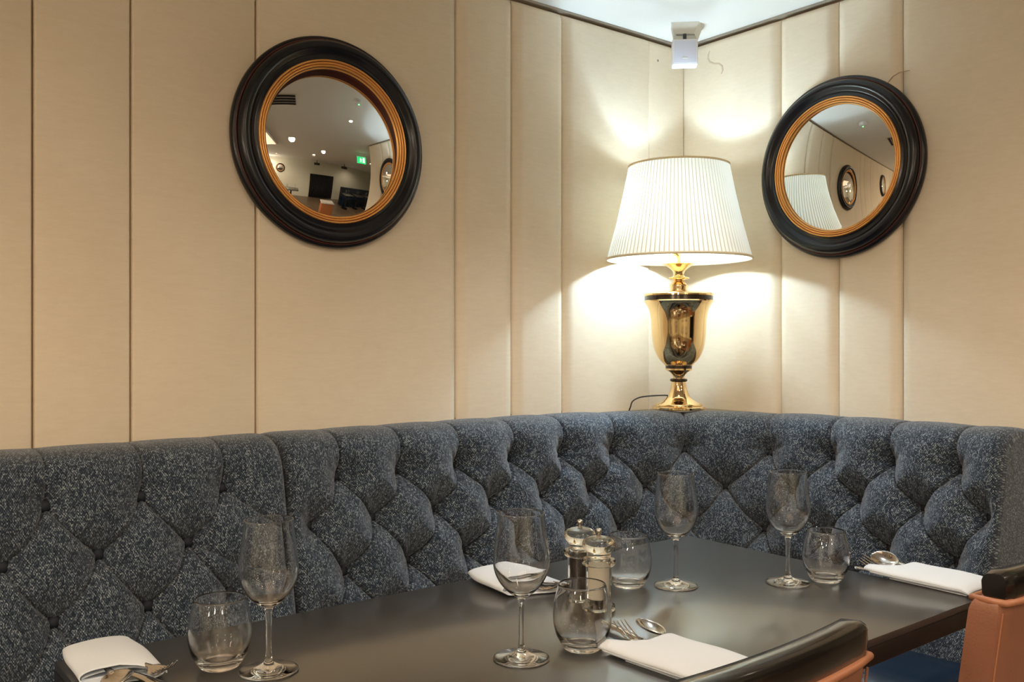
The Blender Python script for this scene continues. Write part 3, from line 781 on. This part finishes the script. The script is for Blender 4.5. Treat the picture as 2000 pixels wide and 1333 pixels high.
round_mirror('round convex mirror on the opposite wall, left of two, tiny in the left mirror', Matrix.Translation((-3.1, Y0 + .0005, 1.70)) @ Matrix.Rotation(-PI / 2, 4, 'X'))
round_mirror('round convex mirror on the opposite wall, right of two, tiny in the left mirror', Matrix.Translation((-2.35, Y0 + .0005, 1.62)) @ Matrix.Rotation(-PI / 2, 4, 'X'))

# ------------------------------------------------------------------ table lamp
LX, LY = -.3060, -.2430
def LH(y): return 1.205 - (y - 667) * .0016034 - .9915
def LR(p): return p * .0016034
r = thing('table_lamp', 'brass urn table lamp with a pleated cream shade in the corner', 'lamp', (LX, LY, .9915))
def lp(pts): return [(LR(a), LH(b)) for a, b in pts]
plate = lp([(0, 800), (51, 800), (52, 798.5), (52, 795), (50, 793)])
MB().lathe([(0, 0)] + [(LR(50), 0), (LR(52), .002), (LR(52), .008), (LR(49), .0105), (0, .0105)], 72).build('base_plate', BRASS, r, smooth=40)
MB().lathe([(0, .0100), (LR(45.5), .0100), (LR(46), .012), (LR(45.5), .016)] + lp([(42, 788), (35, 785), (27, 780), (22, 775), (18.5, 768), (15.8, 760), (14.5, 752), (13.5, 746.5), (0, 746.5)]), 64).build('foot', BRASS, r, smooth=50)
MB().lathe(lp([(12, 746.5), (15.5, 746), (17, 744), (17, 742.5), (15.5, 740.5), (12, 740), (0, 740)]), 48).build('black_collar', DARKB, r)
MB().lathe(lp([(0, 740.5), (11, 740.5), (11, 737), (13.5, 732), (18, 727.5), (24, 724.5), (26, 723.5), (26, 720.5), (0, 720.5)]), 56).build('lower_cup', BRASS, r, smooth=50)
MB().lathe(lp([(0, 720.6), (25.6, 720.6), (25.6, 714.5), (0, 714.5)]), 56).build('dark_band', DARKB, r)
urn = catmull([(27.5, 713), (36, 705), (43, 694), (48.5, 680), (51.5, 662), (53, 642), (54.5, 622), (57.5, 607), (63, 596), (67, 591.5)], 5)
MB().lathe(lp([(0, 714.6), (26.5, 714.6), (27.5, 713.6)]) + lp([tuple(q) for q in urn]) + lp([(68, 590), (67, 588), (64, 587.5), (0, 587.5)]), 88).build('urn', BRASS, r, smooth=45)
MB().lathe(lp([(0, 588), (66.3, 588), (66.3, 580), (0, 580)]), 80).build('dark_band', DARKB, r)
MB().lathe(lp([(0, 580.4), (66, 580.4), (68, 579), (68, 576), (66, 574), (50, 571.5), (22, 570), (17, 569), (16.5, 565), (17.5, 561), (17, 557), (13, 553.5), (10.5, 551), (10, 549), (13, 547), (20, 545.5), (21, 544.3), (20, 543), (13, 541.5), (10.5, 539), (10.5, 534), (13, 529), (19, 524), (26, 520), (31, 518), (32, 516.8), (29, 516), (12, 516), (0, 516)]), 72).build('neck', BRASS, r, smooth=40)
MB().tube([(0, 0, LH(517)), (0, 0, LH(470))], .006, 16).build('stem', BRASS, r)
# harp wire and finial
hp = [(.008, 0, LH(480)), (.05, 0, LH(465)), (.062, 0, LH(420)), (.05, 0, LH(360)), (.015, 0, LH(330)), (0, 0, LH(327)), (-.015, 0, LH(330)), (-.05, 0, LH(360)), (-.062, 0, LH(420)), (-.05, 0, LH(465)), (-.008, 0, LH(480))]
MB().tube(hp, .0014, 8).build('harp', BRASS, r)
MB().lathe(lp([(0, 327), (5, 327), (6, 324), (3, 321.5), (5.5, 319), (5.5, 316.5), (3, 314.5), (0, 314)]), 20).build('finial', BRASS, r)
# pleated shade
NP = 96; n = NP * 8; rows = 10
z0s, z1s = LH(508), LH(326); r0s, r1s = LR(139.5), LR(96.5)
v = []; uvv = []
for j in range(rows + 1):
    t = j / rows; rad = r0s + (r1s - r0s) * t + .0035 * math.sin(PI * t) * -1
    for i in range(n + 1):
        a = 2 * PI * i / n; ph = (i / 8.0 + .35 * t) % 1.0
        saw = (ph if ph < .85 else (1 - ph) / .15 * .85) / .85
        rr = rad + .0030 * (saw - .5)
        v.append((rr * math.cos(a), rr * math.sin(a), z0s + (z1s - z0s) * t)); uvv.append((i / 8.0 + .35 * t, t))
f = [(j * (n + 1) + i, j * (n + 1) + i + 1, (j + 1) * (n + 1) + i + 1, (j + 1) * (n + 1) + i) for j in range(rows) for i in range(n)]
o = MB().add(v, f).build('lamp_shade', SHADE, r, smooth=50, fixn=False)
ul = o.data.uv_layers.new(name='UVMap')
for l in o.data.loops: ul.data[l.index].uv = uvv[l.vertex_index]
TRIMC = bpy.data.materials.new('cream_trim'); TRIMC.use_nodes = True
_nt = TRIMC.node_tree; _nt.nodes.remove(_nt.nodes['Principled BSDF'])
_t = _nt.nodes.new('ShaderNodeBsdfTranslucent'); _d = _nt.nodes.new('ShaderNodeBsdfDiffuse'); _m = _nt.nodes.new('ShaderNodeMixShader')
_t.inputs[0].default_value = (.85, .72, .50, 1); _d.inputs[0].default_value = (.85, .74, .55, 1); _m.inputs[0].default_value = .72
_nt.links.new(_t.outputs[0], _m.inputs[1]); _nt.links.new(_d.outputs[0], _m.inputs[2]); _nt.links.new(_m.outputs[0], _nt.nodes['Material Output'].inputs['Surface'])
def band(rad, z, h, nm):
    MB().lathe([(rad, z), (rad + .0022, z + .001), (rad + .0024, z + h), (rad - .0005, z + h + .001), (rad - .0025, z + h), (rad - .002, z + .001)], 96, closed=True).build(nm, TRIMC, r, smooth=180)
band(r0s + .001, z0s - .002, .007, 'trim'); band(r1s + .001, z1s - .004, .006, 'trim')
for k in range(3):
    a = 2 * PI * k / 3
    MB().tube([(0, 0, LH(327)), (r1s * math.cos(a), r1s * math.sin(a), z1s)], .0011, 6).build('spider_wire', BRASS, r)
MB().lathe([(0, -.042), (.009, -.040), (.013, -.028), (.024, -.008), (.029, .012), (.026, .028), (.014, .040), (0, .043)], 24).xf(Matrix.Translation((-.040, .032, 1.592 - .9915))).build('bulb', emit('lit_bulb', (.82, .95, 1.0), 30), r)
L = bpy.data.lights.new('lamp_light', 'POINT'); L.energy = LAMP_W; L.color = (0.60, 0.83, 1.0); L.shadow_soft_size = .032
lo = bpy.data.objects.new('lamp_light', L); COL.objects.link(lo); lo.parent = r; lo.location = (-.040, .032, 1.592 - .9915)
MB().lathe([(0, -.030), (.007, -.028), (.010, -.018), (.017, -.004), (.020, .010), (.017, .021), (.009, .029), (0, .031)], 24).xf(Matrix.Translation((-.046, .037, 1.690 - .9915))).build('bulb', bpy.data.materials['lit_bulb'], r)
L2 = L.copy(); L2.energy = 9.0; L2.shadow_soft_size = .022
lo2 = bpy.data.objects.new('lamp_light', L2); COL.objects.link(lo2); lo2.parent = r; lo2.location = (-.046, .037, 1.690 - .9915)
MB().tube([(0, 0, LH(500)), (-.02, .016, LH(485)), (-.040, .032, LH(470)), (-.040, .032, 1.555 - .9915)], .009, 14).build('lamp_holder', BRASS, r)
# cord
cb = catmull([(0, 0, .040), (-.010, .012, .040), (-.030, .030, .043), (-.060, .060, .041), (-.085, .085, .036), (-.105, .097, .024), (-.112, .100, .006), (-.112, .108, -.010)], 6)
MB().tube([tuple(q) for q in cb], .0022, 8).build('cord', BLACKP, r)

# ------------------------------------------------------------------ corner sensor
fd = Vector((-.70, -.72, 0)).normalized()
ang = math.atan2(fd.y, fd.x) + PI / 2 
r = thing('ceiling_sensor', 'small white square sensor box hanging from the ceiling in the corner', 'sensor', (-.191, -.168, CEIL), ang)
MB().box((-.041, -.018, -.140), (.041, .030, -.056), .004, 3).build('sensor_box', WHITEP, r)
MB().box((-.035, -.0195, -.134), (.035, -.0175, -.062), .0008, 2).build('front_cover', simple('pale_lilac_plastic', (.70, .72, .84), .35), r)
MB().box((-.009, -.0205, -.121), (.009, -.019, -.117), .0005, 2).build('indicator_window', simple('white_lens', (.95, .95, .97), .2), r)
m_ = MB(); m_.add([(-.045, -.016, 0), (.045, -.016, 0), (.062, .045, 0), (-.040, .055, 0), (-.034, -.004, -.034), (.030, -.004, -.034), (.046, .040, -.045), (-.032, .048, -.045)],
                  [(0, 1, 2, 3), (4, 7, 6, 5), (0, 4, 5, 1), (1, 5, 6, 2), (2, 6, 7, 3), (3, 7, 4, 0)])
m_.build('ceiling_bracket', CREAMP, r, smooth=0)
MB().tube([(0, 0, -.035), (0, 0, -.058)], .006, 12).build('swivel_neck', BLACKP, r)
MB().tube([(-.030, -.030, -.047), (.030, -.026, -.047)], .0012, 6).build('tilt_wire', BLACKP, r)

# ------------------------------------------------------------------ the room seen in the mirrors
dl = None
for i, (x, y) in enumerate(DOWNLIGHTS):
    if dl is None:
        dl = thing('downlight', 'small round ceiling downlight reflected in the mirrors', 'downlight', (x, y, CEIL), group='ceiling downlights')
        MB().lathe([(.030, 0), (.046, 0), (.047, -.003), (.034, -.005), (.030, -.002)], 32, closed=True).build('rim', WHITEP, dl)
        MB().lathe([(0, -.001), (.030, -.001)], 24).build('lens', BULB, dl)
        L = bpy.data.lights.new('downlight_beam', 'SPOT'); L.energy = DOWN_W; L.color = WARM; L.spot_size = math.radians(165); L.spot_blend = .6; L.shadow_soft_size = .06
        lo = bpy.data.objects.new('downlight_beam', L); COL.objects.link(lo); lo.parent = dl; lo.location = (0, 0, -.03)
    else:
        dup(dl, (x, y, CEIL))

cd = thing('downlight', 'small narrow beam ceiling downlight nearest to the corner, above the table', 'downlight', (-.80, -.74, CEIL))
MB().lathe([(.024, 0), (.038, 0), (.039, -.003), (.028, -.005), (.024, -.002)], 32, closed=True).build('rim', WHITEP, cd)
MB().lathe([(0, -.001), (.024, -.001)], 24).build('lens', BULB, cd)
L = bpy.data.lights.new('corner_beam', 'SPOT'); L.energy = CORNER_W; L.color = (.93, .97, 1.0); L.spot_size = math.radians(96); L.spot_blend = 1.0; L.shadow_soft_size = .03
lo = bpy.data.objects.new('corner_beam', L); COL.objects.link(lo); lo.parent = cd; lo.location = (0, 0, -.02)
# ceiling vent
r = thing('ceiling_vent', 'slatted ceiling air vent reflected in the left mirror', 'vent', (-1.64, -.59, CEIL), 0)
MB().box((-.19, -.085, -.006), (.19, .085, -.0005), .002, 2).build('vent_frame', CREAMP, r)
for k in range(4): MB().box((-.18, -.072 + k * .040, -.010), (.18, -.046 + k * .040, -.0055), 0).build('slat', DARKC, r, smooth=0)
# exit sign hanging from the ceiling
r = thing('exit_sign', 'green glowing emergency exit sign reflected in the left mirror', 'sign', (.33, -1.90, CEIL), math.radians(40))
MB().box((-.15, -.012, -.25), (.15, .012, -.08), .004, 2).build('sign_panel', GREEN, r)
MB().box((-.16, -.016, -.085), (.16, .016, -.065), .004, 2).build('sign_housing', WHITEP, r)
for x in (-.1, .1): MB().tube([(x, 0, -.07), (x, 0, -.0005)], .003, 8).build('hanger', STEEL, r)
for sy in (-1, 1):
    y = sy * .0135
    mb = MB()
    mb.box((.035, y - .001, -.225), (.105, y + .001, -.105))                  # doorway
    mb.box((-.035, y - .001, -.130), (-.018, y + .001, -.112), .0006, 1)      # head
    mb.box((-.04, y - .001, -.180), (-.010, y + .001, -.134), 0)              # body
    mb.box((-.065, y - .001, -.158), (-.038, y + .001, -.148), 0)
    mb.box((-.012, y - .001, -.162), (.020, y + .001, -.152), 0)
    mb.box((-.055, y - .001, -.225), (-.036, y + .001, -.178), 0)
    mb.box((-.014, y - .001, -.215), (.006, y + .001, -.178), 0)
    mb.build('exit_symbol', EXITW, r, smooth=0)
# small indicator fitting on the ceiling
r = thing('smoke_detector', 'small white ceiling detector with green light reflected in both mirrors', 'detector', (-.91, -.38, CEIL))
MB().lathe([(0, -.032), (.02, -.032), (.034, -.026), (.045, -.008), (.045, -.0005), (0, -.0005)], 32).build('housing', WHITEP, r)
MB().lathe([(0, -.036), (.005, -.0345), (.006, -.0315)], 12).build('indicator', LEDG, r)
# projectors, curtain, counter, row of banquettes along the back wall
pr = thing('ceiling_projector', 'black ceiling projector reflected small in the left mirror', 'projector', (-.15, -5.6, CEIL), .3, 'black projectors under the ceiling')
MB().box((-.17, -.13, -.26), (.17, .13, -.14), .02, 3).build('body', BLACKP, pr)
MB().tube([(0, 0, -.15), (0, 0, -.0005)], .02, 12).build('mount', BLACKP, pr)
dup(pr, (1.5, -5.0, CEIL), -.2)
pr['label'] = 'black ceiling projector, left of two, tiny in the left mirror'
[o for o in bpy.data.objects if o.name.startswith('ceiling_projector.')][0]['label'] = 'black ceiling projector, right of two, tiny in the left mirror'
mb = MB(); P = []
for i in range(121):
    x = -.5 + 1.65 * i / 120; P.append([(x, Y0 + .06 + .02 * math.sin(i * .9), z) for z in (0.02, 1.0, 1.45)])
cu = tag(mb.grid(P).build('curtain', DARKC), 'black curtain across the doorway reflected in the left mirror', 'curtain')
m = cu.modifiers.new('thickness', 'SOLIDIFY'); m.thickness = .004
r = thing('service_counter', 'orange wooden service counter reflected low in the left mirror', 'counter', (-.18, -3.2, 0), .1)
MB().box((-.24, -.2, 0), (.24, .2, .60), .006, 2).build('cabinet', WOODC, r)
MB().box((-.26, -.22, .60), (.26, .22, .63), .006, 2).build('countertop', simple('pale_counter', (.6, .55, .5), .25), r)
MB().box((-.24, .19, .63), (.24, .20, .80), 0).build('glass_screen', GLASS, r, smooth=0)
def plain_bench(label, x, y, rz, L_):
    r = thing('banquette', label, 'banquette', (x, y, 0), rz, 'dark benches across the room')
    MB().box((0, -.12, .0), (L_, 0, .98), .03, 4).build('backrest', simple('dark_bench_cloth', (.02, .026, .036), .9, bump=.5, bscale=300, var=.5), r)
    MB().box((0, -.62, .0), (L_, -.121, .45), .03, 4).build('seat', NAVYL, r)
    return r
def small_table(x, y, lab):
    r = thing('dining_table', lab, 'table', (x, y, 0), group='small tables across the room')
    MB().box((-.33, -.33, .715), (.33, .33, .75), .003, 2).build('tabletop', TABLE, r)
    MB().lathe([(0, 0), (.2, 0), (.2, .012), (.035, .03), (.035, .715), (0, .715)], 24).build('pedestal', BLACKW, r)
    return r
b1 = plain_bench('dark bench across the room reflected in the left mirror', 4.6, -5.2, PI, 3.2)
b2 = plain_bench('dark bench along the left wall reflected at the right mirror edge', -6.8, -.03, 0, 3.53)
tabs = []
st0 = small_table(1.5, -4.35, 'small dark table across the room reflected in the left mirror')
spots = [(1.5, -4.35), (2.4, -4.35), (3.3, -4.35), (-2.6, -3.9), (-1.6, -4.3), (-3.8, -.95), (-4.7, -.95), (-5.6, -.95), (-4.4, -2.6), (-5.4, -2.6)]
for x, y in spots[1:]: dup(st0, (x, y, 0))
for x, y in spots:
    for dx, dy in ((-.18, .12), (.18, -.12)):
        c = wg.copy(); COL.objects.link(c); c.location = (x + dx, y + dy, .7503); c['label'] = 'tiny wine glass on one of the small tables across the room, in the mirrors'; c['group'] = 'wine glasses across the room'
# warm lit coffer in the ceiling, seen at the left edge of the left mirror
r = thing('light_box', 'warm glowing ceiling light box reflected at the left edge of the left mirror', 'light box', (-2.40, -1.65, CEIL))
MB().box((-.48, -.70, -.035), (.48, .70, -.001), .004, 2).build('box_frame', WHITEP, r)
MB().box((-.44, -.66, -.040), (.44, .66, -.0345), 0).build('glowing_panel', PANELW, r, smooth=0)
pd = None
for x, y, z in FILL_GLOBES:
    if pd is None:
        pd = thing('fill_globe', 'added glowing globe across the room that brightens its ceiling and walls', 'fill light', (x, y, z), group='added fill globes across the room')
        n = 24
        MB().lathe([(.09 * math.sin(PI * k / 16), .09 * math.cos(PI * k / 16)) for k in range(17)], 32).build('globe', emit('warm_glowing_globe', (1.0, .84, .64), 92), pd)
        MB().lathe([(0, .085), (.025, .085), (.025, .12), (.004, .13), (.004, CEIL - z - .02), (.05, CEIL - z - .015), (.05, CEIL - z - .0005), (0, CEIL - z - .0005)], 20).build('suspension', BRASS, pd)
    else:
        dup(pd, (x, y, z))
